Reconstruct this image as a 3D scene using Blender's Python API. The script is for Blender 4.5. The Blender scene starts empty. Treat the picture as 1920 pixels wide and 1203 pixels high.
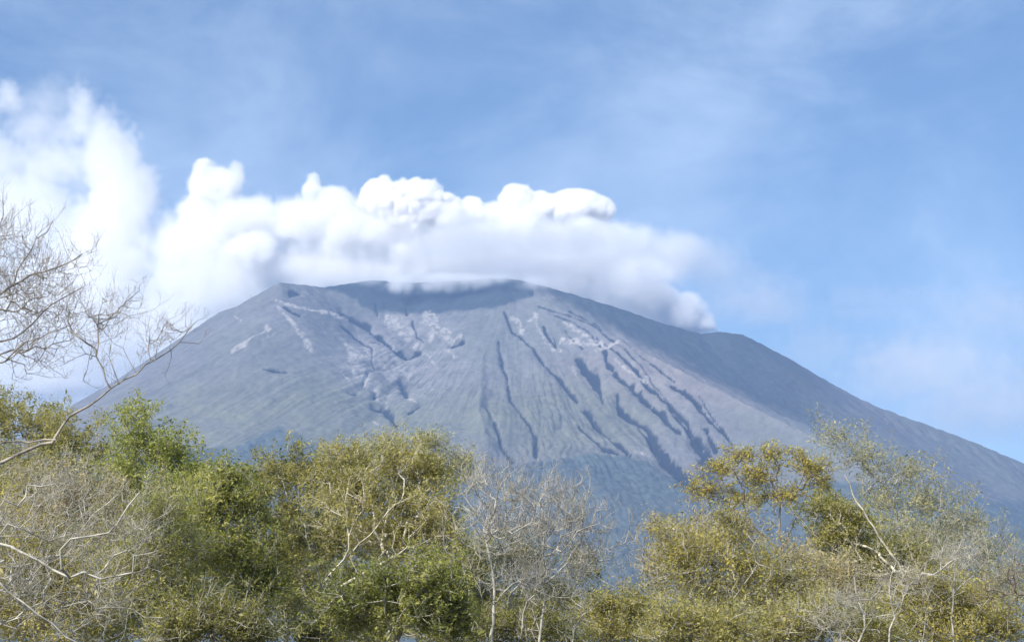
import bpy, math
import numpy as np
from mathutils import Vector

# ------------------------------------------------------------------ camera
CAM_Z = 1.7
PITCH = math.radians(11.5)
HFOV = math.radians(32.0)
FPX = 960.0 / math.tan(HFOV / 2)          # focal length in 1920-wide picture units
sc = bpy.context.scene
cd = bpy.data.cameras.new('camera'); cam = bpy.data.objects.new('camera', cd)
sc.collection.objects.link(cam); sc.camera = cam
cam.location = (0, 0, CAM_Z); cam.rotation_euler = (math.pi / 2 + PITCH, 0, 0)
cd.sensor_width = 36.0; cd.lens = 18.0 / math.tan(HFOV / 2)
cd.clip_start = 0.5; cd.clip_end = 80000

# ------------------------------------------------------------------ sky and sun
SUN_DIR = np.array([-0.60, -0.62, 0.0]); SUN_EL = math.radians(43)
SUN_DIR = SUN_DIR / np.linalg.norm(SUN_DIR) * math.cos(SUN_EL); SUN_DIR[2] = math.sin(SUN_EL)
w = bpy.data.worlds.new('World'); sc.world = w; w.use_nodes = True
nt = w.node_tree; nt.nodes.clear()
def wn(t, **k):
    n = nt.nodes.new(t)
    for a, b in k.items(): setattr(n, a, b)
    return n
out = wn('ShaderNodeOutputWorld'); bg = wn('ShaderNodeBackground')
sky = wn('ShaderNodeTexSky', sky_type='NISHITA', sun_disc=False, sun_elevation=SUN_EL,
         sun_rotation=math.atan2(SUN_DIR[0], SUN_DIR[1]), altitude=200, air_density=1.0, dust_density=1.1, ozone_density=3.0)
bg.inputs[1].default_value = 0.093
# thin high cirrus veils
tc = wn('ShaderNodeTexCoord'); mp = wn('ShaderNodeMapping'); mp.inputs['Rotation'].default_value = (0, math.radians(-28), 0)
mp.inputs['Scale'].default_value = (2.6, 3.0, 4.2)
no = wn('ShaderNodeTexNoise'); no.inputs['Scale'].default_value = 1.9; no.inputs['Detail'].default_value = 6; no.inputs['Roughness'].default_value = 0.6; no.inputs['Distortion'].default_value = 0.35
mr = wn('ShaderNodeMapRange'); mr.inputs[1].default_value = 0.36; mr.inputs[2].default_value = 0.85; mr.inputs[3].default_value = 0.0; mr.inputs[4].default_value = 0.40
mr.interpolation_type = 'SMOOTHSTEP'
mx = wn('ShaderNodeMix', data_type='RGBA'); mx.inputs[7].default_value = (7.2, 8.2, 9.5, 1)
hs = wn('ShaderNodeHueSaturation'); hs.inputs['Saturation'].default_value = 1.08
nt.links.new(tc.outputs['Generated'], mp.inputs[0]); nt.links.new(mp.outputs[0], no.inputs['Vector'])
nt.links.new(no.outputs['Fac'], mr.inputs[0]); nt.links.new(mr.outputs[0], mx.inputs[0])
nt.links.new(sky.outputs[0], hs.inputs['Color']); nt.links.new(hs.outputs[0], mx.inputs[6])
nt.links.new(mx.outputs[2], bg.inputs[0]); nt.links.new(bg.outputs[0], out.inputs[0])
ld = bpy.data.lights.new('sun', 'SUN'); ld.energy = 4.6; ld.angle = math.radians(0.5); ld.color = (1.0, 0.955, 0.88)
lo = bpy.data.objects.new('sun', ld); sc.collection.objects.link(lo)
lo.rotation_euler = Vector(SUN_DIR).to_track_quat('Z', 'Y').to_euler()

sc.view_settings.view_transform = 'Standard'; sc.view_settings.look = 'None'
sc.view_settings.exposure = 0.72; sc.view_settings.gamma = 1.0
sc.render.engine = 'CYCLES'
cy = sc.cycles
cy.max_bounces = 14; cy.diffuse_bounces = 3; cy.glossy_bounces = 2; cy.transmission_bounces = 4
cy.volume_bounces = 9; cy.transparent_max_bounces = 24
cy.volume_step_rate = 2.0; cy.volume_max_steps = 256
cy.use_denoising = True; cy.filter_width = 1.5
cy.sample_clamp_indirect = 10.0

# ------------------------------------------------------------------ helpers
def P(px, py, Y):
    """the world point at forward distance Y that a sight line through (px,py) meets"""
    px = np.asarray(px, float); py = np.asarray(py, float)
    u = (px - 960.0) / FPX; v = (601.5 - py) / FPX
    c, s = math.cos(PITCH), math.sin(PITCH)
    dy = c - v * s; dz = s + v * c
    t = Y / dy
    return np.stack([u * t, np.broadcast_to(Y, t.shape) * 1.0, CAM_Z + dz * t], -1)
def proj(x, y, z):
    c, s = math.cos(PITCH), math.sin(PITCH)
    z = z - CAM_Z
    d = np.maximum(y * c + z * s, 1.0); v = -y * s + z * c
    return 960.0 + FPX * x / d, 601.5 - FPX * v / d

def _hash(ix, iy, iz, seed):
    n = (ix * 374761393 + iy * 668265263 + iz * 2147483647 + seed * 974634777) & 0xFFFFFFFF
    n = ((n ^ (n >> 13)) * 1274126177) & 0xFFFFFFFF
    n = ((n ^ (n >> 16)) * 2246822519) & 0xFFFFFFFF
    return ((n ^ (n >> 15)) & 0xFFFFFF).astype(np.float32) / np.float32(0xFFFFFF)
def vnoise(x, y, z=None, seed=0):
    if z is None: z = np.zeros_like(x)
    fx, fy, fz = np.floor(x), np.floor(y), np.floor(z)
    ix, iy, iz = fx.astype(np.int64), fy.astype(np.int64), fz.astype(np.int64)
    tx, ty, tz = (x - fx).astype(np.float32), (y - fy).astype(np.float32), (z - fz).astype(np.float32)
    tx = tx * tx * tx * (tx * (tx * 6 - 15) + 10); ty = ty * ty * ty * (ty * (ty * 6 - 15) + 10); tz = tz * tz * tz * (tz * (tz * 6 - 15) + 10)
    r = 0
    for a in (0, 1):
        wa = tx if a else 1 - tx
        for b in (0, 1):
            wb = ty if b else 1 - ty
            for c in (0, 1):
                r = r + wa * wb * (tz if c else 1 - tz) * _hash(ix + a, iy + b, iz + c, seed)
    return r * 2 - 1
def fbm(x, y, z=None, octv=4, rough=0.5, seed=0, ridged=False):
    r = 0; a = 1.0; tot = 0; f = 1.0
    for k in range(octv):
        n = vnoise(x * f + 17.3 * k, y * f - 9.1 * k, None if z is None else z * f + 5.7 * k, seed + k)
        if ridged: n = 1 - 2 * np.abs(n)
        r = r + a * n; tot += a; a *= rough; f *= 2.03
    return r / tot
def sstep(x):
    x = np.clip(x, 0, 1); return x * x * (3 - 2 * x)

def mesh_obj(name, verts, faces, mat=None, parent=None, smooth=False, nper=4):
    """verts (n,3), faces (m,nper) arrays -> one mesh object"""
    me = bpy.data.meshes.new(name)
    verts = np.ascontiguousarray(verts, np.float32); faces = np.ascontiguousarray(faces, np.int32)
    me.vertices.add(len(verts)); me.vertices.foreach_set('co', verts.ravel())
    m = len(faces); k = faces.shape[1]
    me.loops.add(m * k); me.polygons.add(m)
    me.loops.foreach_set('vertex_index', faces.ravel())
    me.polygons.foreach_set('loop_start', np.arange(0, m * k, k, dtype=np.int32))
    if smooth: me.polygons.foreach_set('use_smooth', np.ones(m, bool))
    me.update(calc_edges=True)
    o = bpy.data.objects.new(name, me); sc.collection.objects.link(o)
    if mat: me.materials.append(mat)
    if parent is not None: o.parent = parent
    return o
def tag(o, label=None, cat=None, group=None, kind=None):
    for k, v in (('label', label), ('category', cat), ('group', group), ('kind', kind)):
        if v: o[k] = v
    return o
def new_mat(name):
    m = bpy.data.materials.new(name); m.use_nodes = True
    m.node_tree.nodes.clear(); return m, m.node_tree

# ------------------------------------------------------------------ mountain
YM = 6000.0
SKY = [(-1500, 1180), (-900, 1120), (-500, 1050), (-200, 948), (0, 848), (100, 790), (160, 752), (230, 706), (300, 665), (345, 640), (385, 607), (402, 588), (440, 574), (470, 564),
       (492, 545), (510, 533), (524, 529), (545, 532), (562, 532), (580, 539), (600, 540), (630, 536), (660, 530), (690, 525), (740, 528), (790, 529), (840, 527), (880, 524), (930, 520), (960, 521),
       (1000, 531), (1040, 541), (1090, 556), (1150, 574), (1200, 591), (1250, 608), (1290, 619), (1325, 628), (1342, 627), (1354, 620), (1378, 622), (1400, 630), (1430, 645),
       (1500, 683), (1600, 742), (1680, 776), (1750, 800), (1830, 830), (1920, 868), (2050, 915), (2250, 975), (2600, 1060), (3100, 1140), (3700, 1200)]
# crater rim, bowl behind the near lip, and the spur that runs down towards the right
def ydist(px):   # the skyline swings back round the crater
    return YM + 260 * np.exp(-((px - 800) / 330.0) ** 2) - 150 * np.exp(-((px - 520) / 90.0) ** 2) + 420 * sstep((px - 1000) / 500.0)
def sample(poly, n):
    poly = np.array(poly, float); d = np.r_[0, np.cumsum(np.hypot(*np.diff(poly[:, :2], axis=0).T))]
    t = np.linspace(0, d[-1], n)
    return np.stack([np.interp(t, d, poly[:, k]) for k in range(poly.shape[1])], -1)
s1 = sample(SKY, 230); sp1 = P(s1[:, 0], s1[:, 1], ydist(s1[:, 0]))
SPUR = [(975, 540, 6150), (1010, 556, 6060), (1060, 582, 5940), (1120, 614, 5780), (1200, 655, 5580), (1300, 706, 5360), (1400, 757, 5130), (1500, 805, 4900), (1600, 855, 4640), (1720, 912, 4330), (1850, 970, 4000), (2000, 1030, 3650)]
s2 = sample(SPUR, 90); sp2 = P(s2[:, 0], s2[:, 1], s2[:, 2])
SPL = [(524, 533, 5850), (540, 580, 5680), (600, 660, 5350), (640, 760, 4900), (640, 860, 4450)]
s3 = sample(SPL, 40); sp3 = P(s3[:, 0], s3[:, 1], s3[:, 2])
SPC = [(940, 530, 6180), (925, 580, 5900), (900, 650, 5500), (900, 760, 4950), (930, 870, 4450)]
s4 = sample(SPC, 40); sp4 = P(s4[:, 0], s4[:, 1], s4[:, 2])
def axis(lo, hi, segs):
    """breakpoints with their own spacing"""
    out_ = []
    for a, b, d in segs: out_.append(np.arange(a, b, d))
    return np.concatenate(out_ + [[segs[-1][1]]])
gx = axis(0, 0, [(-7000, -2600, 60), (-2600, -1750, 16), (-1750, 1900, 3.5), (1900, 2700, 16), (2700, 7000, 60)])
gy = axis(0, 0, [(900, 3000, 24), (3000, 4400, 11), (4400, 6500, 5.0), (6500, 7400, 30), (7400, 11000, 80)])
X, Y = np.meshgrid(gx.astype(np.float32), gy.astype(np.float32))
Z = np.full(X.shape, -1e9, np.float32)
wx = X + 26 * fbm(X / 260, Y / 260, octv=3, seed=3); wy = Y + 26 * fbm(X / 260, Y / 260, octv=3, seed=9)
def seg_env(Z, pts, A, R, crest=None):
    """surface that falls away on every side of a crest line"""
    for a, b in zip(pts[:-1], pts[1:]):
        e = b[:2] - a[:2]; L2 = float(e @ e) + 1e-6
        t = np.clip(((wx - a[0]) * e[0] + (wy - a[1]) * e[1]) / L2, 0, 1)
        r = np.hypot(wx - a[0] - t * e[0], wy - a[1] - t * e[1])
        if crest is not None: np.minimum(crest, r, out=crest)
        else: np.maximum(Z, a[2] + t * (b[2] - a[2]) - A * R * (1 - np.exp(-r / R)), out=Z)
    return Z
f32 = lambda a: np.asarray(a, np.float32)
s1 = sample(SKY, 900); sp1 = P(s1[:, 0], s1[:, 1], ydist(s1[:, 0]))
sk = np.r_[np.arange(0, 900, 7), 899]; sp1 = sp1[sk]
# the warp must vanish on the crest lines, so that the skyline stays where it is
warpx, warpy = wx, wy; wx, wy = X, Y
cr = np.full(X.shape, 1e9, np.float32)
for q in (sp1, sp2[::6]): seg_env(None, f32(q), 0, 0, crest=cr)
kf = sstep(cr / 260.0); wx = X + (warpx - X) * kf; wy = Y + (warpy - Y) * kf
seg_env(Z, f32(sp1), 0.80, 3400)
seg_env(Z, f32(sp2[::5]), 0.74, 3000)
q4 = f32(sp4[::4]).copy(); q4[:, 2] -= np.interp(np.arange(len(q4)), [0, 2, len(q4)], [20, 80, 90]); seg_env(Z, q4, 0.66, 3000)
PX, PY = proj(X, Y, Z)
front = (Y < 6200)
# erosion that runs down the slope
x0, y0 = 0.0, 6350.0
th = np.arctan2(X - x0, y0 - Y); rr = np.hypot(X - x0, Y - y0)
er = fbm(th * 26, rr / 900, octv=4, seed=21, ridged=True)
er2 = fbm(th * 90, rr / 380, octv=3, seed=31, ridged=True)
rough = fbm(X / 70, Y / 70, octv=4, rough=0.6, seed=41)
amp = sstep(cr / 700.0)
def blob(cx, cy, rx, ry): return sstep(1.3 - np.hypot((PX - cx) / rx, (PY - cy) / ry)) * front
# many fine ravines that run down the fall line, branching where the noise folds
def ravine(freq, seed, p=7):
    a_ = th + .02 * fbm(X / 160, Y / 160, octv=3, seed=seed + 50)
    n = vnoise(a_ * freq, rr / 520, seed=seed) + .35 * vnoise(a_ * freq * 2.3, rr / 260, seed=seed + 1)
    return (1 - np.minimum(np.abs(n) * 1.25, 1)) ** p
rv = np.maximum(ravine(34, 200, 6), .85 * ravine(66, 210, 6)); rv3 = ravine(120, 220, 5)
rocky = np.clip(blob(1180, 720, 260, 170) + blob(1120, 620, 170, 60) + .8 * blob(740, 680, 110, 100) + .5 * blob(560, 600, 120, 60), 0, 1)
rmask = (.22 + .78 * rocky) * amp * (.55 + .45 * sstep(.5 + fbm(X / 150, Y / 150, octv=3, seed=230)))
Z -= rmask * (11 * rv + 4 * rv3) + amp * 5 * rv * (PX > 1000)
Z += amp * (4 * er + 2.2 * er2) + (1.8 + (.6 + 2.2 * rocky) * sstep(cr / 200)) * rough + 2.2 * vnoise(X / 19, Y / 19, seed=44) + (.12 + .88 * rocky) * amp * 5 * fbm(X / 26, Y / 26, octv=3, rough=.6, seed=43)
def seg_dist(poly):
    poly = np.array(poly, float); D = np.full(PX.shape, 1e9, np.float32); W = np.ones(PX.shape, np.float32)
    b = (PX > poly[:, 0].min() - 60) & (PX < poly[:, 0].max() + 60) & (PY > poly[:, 1].min() - 60) & (PY < poly[:, 1].max() + 60) & front
    qx = PX[b] + 3 * vnoise(PX[b] / 16, PY[b] / 16, seed=71); qy = PY[b]; d = np.full(qx.shape, 1e9); wd = np.ones(qx.shape)
    for (a, c) in zip(poly[:-1], poly[1:]):
        e = c[:2] - a[:2]; L = (e @ e) + 1e-9
        t = np.clip(((qx - a[0]) * e[0] + (qy - a[1]) * e[1]) / L, 0, 1)
        dd = np.hypot(qx - a[0] - t * e[0], qy - a[1] - t * e[1])
        ww = a[2] + t * (c[2] - a[2]) if len(a) > 2 else 1.0
        k = dd < d; d[k] = dd[k]; wd[k] = (ww + 0 * dd)[k]
    D[b] = d; W[b] = wd; return D, W
# gullies and dark lava tongues (x, y, half width)
GULL = [
 [(700, 650, 2), (701, 690, 2)], [(720, 640, 2), (700, 640, 2)], [(690, 700, 3), (680, 720, 3)], [(775, 600, 2), (780, 630, 2), (795, 640, 2)], [(640, 610, 3), (680, 640, 4), (700, 650, 3)], [(1170, 640, 2), (1230, 690, 2), (1262, 715, 3)],
 [(1010, 575, 2), (1060, 590, 2), (1110, 608, 3), (1150, 640, 2)], [(1200, 800, 4), (1235, 845, 6), (1262, 860, 5)], [(1320, 800, 4), (1340, 840, 5)],
 [(934, 640, 3), (938, 672, 4), (951, 710, 3), (958, 745, 3), (985, 780, 3), (1004, 815, 3), (1006, 850, 5)],
 [(912, 760, 3), (927, 790, 3), (940, 830, 4), (962, 860, 5)],
 [(945, 585, 3), (962, 620, 4), (975, 632, 3)], [(975, 632, 3), (1000, 650, 4), (1020, 682, 4), (1055, 715, 5), (1080, 748, 5)],
 [(1018, 610, 3), (1032, 638, 4), (1042, 650, 3)], [(1060, 620, 3), (1092, 652, 4)],
 [(1040, 590, 2), (1090, 612, 3), (1130, 648, 5), (1140, 685, 6), (1175, 715, 9), (1215, 752, 9), (1262, 795, 7), (1275, 808, 4)],
 [(1120, 632, 3), (1160, 665, 3), (1185, 685, 4), (1215, 722, 5), (1245, 752, 4), (1285, 785, 5), (1320, 830, 4)],
 [(1085, 672, 8), (1108, 700, 16), (1128, 735, 10), (1132, 750, 4)],
 [(1098, 770, 6), (1115, 785, 8), (1150, 822, 6), (1175, 845, 4)],
 [(1155, 738, 5), (1165, 765, 12), (1185, 782, 7), (1215, 800, 6), (1230, 830, 12), (1260, 870, 16), (1300, 900, 18)],
 [(1255, 765, 4), (1290, 800, 6), (1310, 830, 14), (1330, 875, 22), (1330, 910, 26)],
 [(1300, 745, 4), (1320, 775, 4), (1352, 805, 4), (1372, 832, 3)], [(1255, 722, 5), (1298, 742, 9), (1312, 765, 6)],
 [(1085, 800, 3), (1130, 838, 3), (1180, 852, 4)],
 [(700, 760, 5), (725, 765, 7), (742, 790, 7)], [(752, 712, 5), (762, 738, 6)], [(765, 770, 4), (790, 755, 4)], [(700, 728, 5), (702, 742, 5)],
 [(740, 652, 5), (762, 660, 11), (786, 656, 8)], [(845, 645, 5), (866, 638, 6)], [(495, 692, 2), (540, 696, 2)],
 [(655, 735, 4), (668, 736, 4)], [(535, 575, 4), (560, 590, 4)], [(545, 548, 8), (560, 550, 6)],
 [(640, 585, 5), (680, 605, 8), (715, 632, 6), (735, 648, 4)], [(705, 572, 2), (705, 592, 2)], [(762, 570, 2), (762, 588, 3)],
]
PALE = [
 [(725, 595, 8), (742, 615, 12), (765, 632, 8)], [(815, 592, 6), (818, 615, 7), (805, 640, 6)], [(850, 665, 5), (842, 640, 5), (862, 628, 4)],
 [(650, 645, 5), (668, 665, 6), (700, 672, 6), (740, 672, 5)], [(668, 690, 7), (690, 712, 8), (705, 735, 5)], [(720, 690, 6), (735, 712, 7), (760, 690, 6)], [(770, 670, 5), (800, 660, 6), (820, 690, 4)],
 [(700, 745, 5), (722, 755, 4)], [(760, 745, 4), (775, 752, 5)], [(640, 700, 4), (655, 712, 4)], [(985, 600, 4), (1000, 600, 4)], [(1120, 655, 4), (1160, 640, 3)], [(1085, 640, 5), (1105, 650, 5)], [(440, 592, 3), (452, 600, 3)],
 [(1150, 672, 4), (1185, 700, 3), (1215, 715, 3)],
 [(520, 562, 3), (560, 576, 3), (600, 584, 4), (650, 594, 5)], [(522, 574, 3), (545, 600, 4), (560, 620, 6), (580, 650, 9)],
 [(505, 615, 3), (480, 628, 3), (455, 645, 5), (435, 660, 6)], [(498, 612, 4), (500, 628, 4)],
 [(960, 595, 6), (972, 600, 7), (975, 620, 6)], [(1003, 590, 4), (1012, 620, 4), (1035, 655, 4), (1050, 656, 4)],
 [(1058, 605, 4), (1085, 620, 6), (1100, 630, 4)], [(1075, 690, 4), (1080, 698, 4)], [(735, 600, 9), (760, 620, 17)], [(800, 600, 14), (835, 630, 16)],
 [(835, 655, 5), (855, 665, 4)], [(760, 645, 3), (790, 646, 4)], [(775, 748, 4), (780, 752, 3)], [(655, 655, 6), (670, 700, 12), (690, 720, 8)],
 [(725, 690, 12), (760, 700, 12)], [(1130, 640, 8), (1060, 640, 10)], [(1190, 850, 3), (1215, 852, 3)], [(700, 790, 4), (710, 800, 4)],
]
dark = np.zeros(X.shape, np.float32); pale = np.zeros(X.shape, np.float32)
brk = 0.72 + 0.5 * vnoise(PX / 14, PY / 11, seed=81) + .22 * vnoise(PX / 3.5, PY / 3, seed=82)
brk = np.maximum(brk, .12)
strands = []
for g in GULL:
    if g[0][0] > 1000 and max(q[2] for q in g) <= 7 and len(g) > 2:      # thinner channels that join the larger ones
        rs = np.random.default_rng(int(g[0][0]) * 7 + int(g[0][1])); sd = rs.choice([-1, 1]); k0 = rs.integers(0, len(g) - 1)
        h = [(x + sd * rs.uniform(9, 15) * (1 - t / max(1, len(g) - 1)), y - rs.uniform(4, 16) * (1 - t / max(1, len(g) - 1)), rs.uniform(1.3, 2.2)) for t, (x, y, w_) in enumerate(g)]
        strands.append(h[k0:] if len(h) - k0 > 1 else h)
for g in GULL + strands:
    D, W = seg_dist(g)
    dark = np.maximum(dark, sstep((1.12 - D / (W * 1.02 * brk)) * 2.0))
    Z -= 12.0 * np.clip(W / 4, .7, 2.2) * np.exp(-(D / (W * 1.1)) ** 2) * amp ** 0.3
for g in PALE:
    D, W = seg_dist(g); pale = np.maximum(pale, sstep((1.2 - D / (W * 1.15 * brk)) * 1.8) * np.clip(.8 + 1.2 * vnoise(PX / 4.5, PY / 3.2, seed=83), .1, 1))
# --- albedo classes: 0 grey-green scree .. computed once, attached to the ground itself
n1 = fbm(X / 420, Y / 420, octv=4, seed=51); n2 = fbm(X / 60, Y / 60, octv=4, rough=.6, seed=52)
streak = fbm(th * 60, rr / 500, octv=4, seed=53)
def C(r, g, b): return np.array([r, g, b], np.float32)
col = np.zeros(X.shape + (3,), np.float32) + C(.150, .156, .142)
def mixc(col, c, f):
    f = np.clip(f, 0, 1)[..., None]; return col * (1 - f) + c * f
col = mixc(col, C(.165, .158, .165), sstep(0.5 + n1 + .4 * streak) * .8)                        # pinkish ash
col = mixc(col, C(.205, .185, .172), blob(1280, 700, 330, 70) * .8 * (PY < 830))
col = mixc(col, C(.165, .168, .122), (blob(560, 780, 400, 90) + blob(1060, 780, 200, 90)) * (.8 + .5 * n2))  # thin grass
col = mixc(col, C(.25, .24, .235), blob(750, 670, 130, 90) * np.clip(.75 + 1.3 * n2, 0, 1))
# painted shade: cloud shadow along the rim, and the sunless flank behind the spur
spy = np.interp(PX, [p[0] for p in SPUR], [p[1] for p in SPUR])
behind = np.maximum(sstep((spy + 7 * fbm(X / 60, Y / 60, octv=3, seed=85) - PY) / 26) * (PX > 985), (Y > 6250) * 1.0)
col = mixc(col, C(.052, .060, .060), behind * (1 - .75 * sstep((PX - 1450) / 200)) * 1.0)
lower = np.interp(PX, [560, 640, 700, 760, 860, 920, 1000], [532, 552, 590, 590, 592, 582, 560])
rim_shade = sstep((lower + 8 * n2 - PY) / 10) * (PX > 575) * (PX < 1000)
col = mixc(col, C(.035, .045, .05), rim_shade * .95)
col = mixc(col, C(.08, .085, .08), blob(640, 590, 80, 40) * .6 * (1 - rim_shade))
# forest belt at the foot
fl = np.interp(PX, [-500, 150, 330, 440, 520, 610, 680, 880, 1000, 1130, 1180, 1300, 1420, 1560, 1700, 1920], [1000, 870, 830, 838, 795, 835, 870, 862, 858, 842, 850, 900, 900, 900, 900, 940])
forest = sstep((PY - fl + 10 * fbm(X / 90, Y / 90, octv=3, seed=60)) / 18) * (Y < 6200)
col = mixc(col, C(.075, .095, .095), forest * .93)
col = mixc(col, C(.022, .024, .028), dark); col = mixc(col, C(.36, .34, .32), pale * .85)
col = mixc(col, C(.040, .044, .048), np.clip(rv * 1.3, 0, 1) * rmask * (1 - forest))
col = mixc(col, C(.24, .225, .21), np.clip(1.6 * fbm(PX / 7, PY / 4, octv=3, seed=84) - .1, 0, 1) * rocky * (1 - dark) * (1 - rv) * (1 - behind) * (1 - rim_shade) * .45 * (1 - forest))
col *= np.clip(1 + .12 * n2 + .13 * streak + (.07 + .1 * rocky) * rough + (.12 + .12 * forest) * vnoise(X / 14, Y / 14, seed=86), .3, 2)[..., None] * np.float32(.80)
Z += forest * (7 + 4 * fbm(X / 16, Y / 16, octv=2, rough=.7, seed=61))
# let it run into the plain
edge = np.minimum.reduce([(X + 7000) / 1500, (7000 - X) / 1500, (Y - 900) / 900, (11000 - Y) / 1500])
Z = np.where(edge < 1, Z * sstep(edge) - 6 * (1 - sstep(edge)), Z); Z = np.maximum(Z, -6)
ny_, nx_ = X.shape
idx = np.arange(nx_ * ny_).reshape(ny_, nx_)
F = np.stack([idx[:-1, :-1], idx[:-1, 1:], idx[1:, 1:], idx[1:, :-1]], -1).reshape(-1, 4)
m, t = new_mat('volcanic slope')
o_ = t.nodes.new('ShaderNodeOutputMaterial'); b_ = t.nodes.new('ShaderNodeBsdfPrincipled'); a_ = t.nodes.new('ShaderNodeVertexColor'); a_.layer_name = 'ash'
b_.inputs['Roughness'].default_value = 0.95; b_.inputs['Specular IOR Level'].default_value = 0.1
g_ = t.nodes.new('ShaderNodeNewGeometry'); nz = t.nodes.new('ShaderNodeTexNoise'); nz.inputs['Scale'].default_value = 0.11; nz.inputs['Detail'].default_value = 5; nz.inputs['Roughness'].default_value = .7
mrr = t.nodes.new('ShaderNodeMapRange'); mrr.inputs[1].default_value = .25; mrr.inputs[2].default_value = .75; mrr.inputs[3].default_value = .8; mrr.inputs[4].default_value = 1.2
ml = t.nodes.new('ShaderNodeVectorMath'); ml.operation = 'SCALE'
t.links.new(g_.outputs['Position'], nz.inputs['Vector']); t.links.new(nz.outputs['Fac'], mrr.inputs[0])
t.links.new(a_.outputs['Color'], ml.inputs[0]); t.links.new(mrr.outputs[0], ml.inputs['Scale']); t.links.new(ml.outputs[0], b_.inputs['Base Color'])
t.links.new(b_.outputs[0], o_.inputs[0])
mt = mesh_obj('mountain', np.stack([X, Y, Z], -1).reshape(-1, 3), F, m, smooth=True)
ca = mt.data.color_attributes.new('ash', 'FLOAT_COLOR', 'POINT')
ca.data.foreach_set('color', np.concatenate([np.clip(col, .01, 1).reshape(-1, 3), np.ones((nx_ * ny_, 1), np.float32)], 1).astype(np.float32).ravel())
tag(mt, 'grey volcano with gullied ash slopes and a steaming crater rim', 'volcano', kind='structure')
ZTOP = float(Z.max())
print('ZTOP', ZTOP, 'verts', nx_ * ny_)

# ------------------------------------------------------------------ ground
def ground():
    rad = np.r_[0, np.geomspace(4, 40000, 90)]; ang = np.linspace(0, 2 * np.pi, 97)[:-1]
    R, A = np.meshgrid(rad[1:], ang, indexing='ij')
    gx_, gy_ = R * np.cos(A), R * np.sin(A)
    gz = np.where(R < 900, .25 * fbm(gx_ / 14, gy_ / 14, octv=3, seed=5), 0)
    v = np.concatenate([[[0, 0, 0]], np.stack([gx_, gy_, gz], -1).reshape(-1, 3)])
    n = len(ang); q = []
    for i in range(len(rad) - 2):
        a = 1 + i * n + np.arange(n); b = 1 + i * n + (np.arange(n) + 1) % n
        q.append(np.stack([a, a + n, b + n, b], -1))
    a = 1 + np.arange(n); b = 1 + (np.arange(n) + 1) % n
    q.append(np.stack([np.zeros(n // 2, int), a[0::2], b[0::2], b[1::2]], -1))
    m, t = new_mat('dry grass soil')
    o_ = t.nodes.new('ShaderNodeOutputMaterial'); b_ = t.nodes.new('ShaderNodeBsdfPrincipled'); b_.inputs['Roughness'].default_value = .95
    tc = t.nodes.new('ShaderNodeNewGeometry'); n1 = t.nodes.new('ShaderNodeTexNoise'); n1.inputs['Scale'].default_value = .35; n1.inputs['Detail'].default_value = 8
    cr = t.nodes.new('ShaderNodeValToRGB'); cr.color_ramp.elements[0].color = (.045, .055, .02, 1); cr.color_ramp.elements[1].color = (.16, .13, .07, 1)
    cr.color_ramp.elements[0].position = .35; cr.color_ramp.elements[1].position = .65
    t.links.new(tc.outputs['Position'], n1.inputs['Vector']); t.links.new(n1.outputs['Fac'], cr.inputs[0]); t.links.new(cr.outputs[0], b_.inputs['Base Color']); t.links.new(b_.outputs[0], o_.inputs[0])
    tag(mesh_obj('ground', v, np.concatenate(q), m, smooth=True), kind='structure')
ground()

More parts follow.
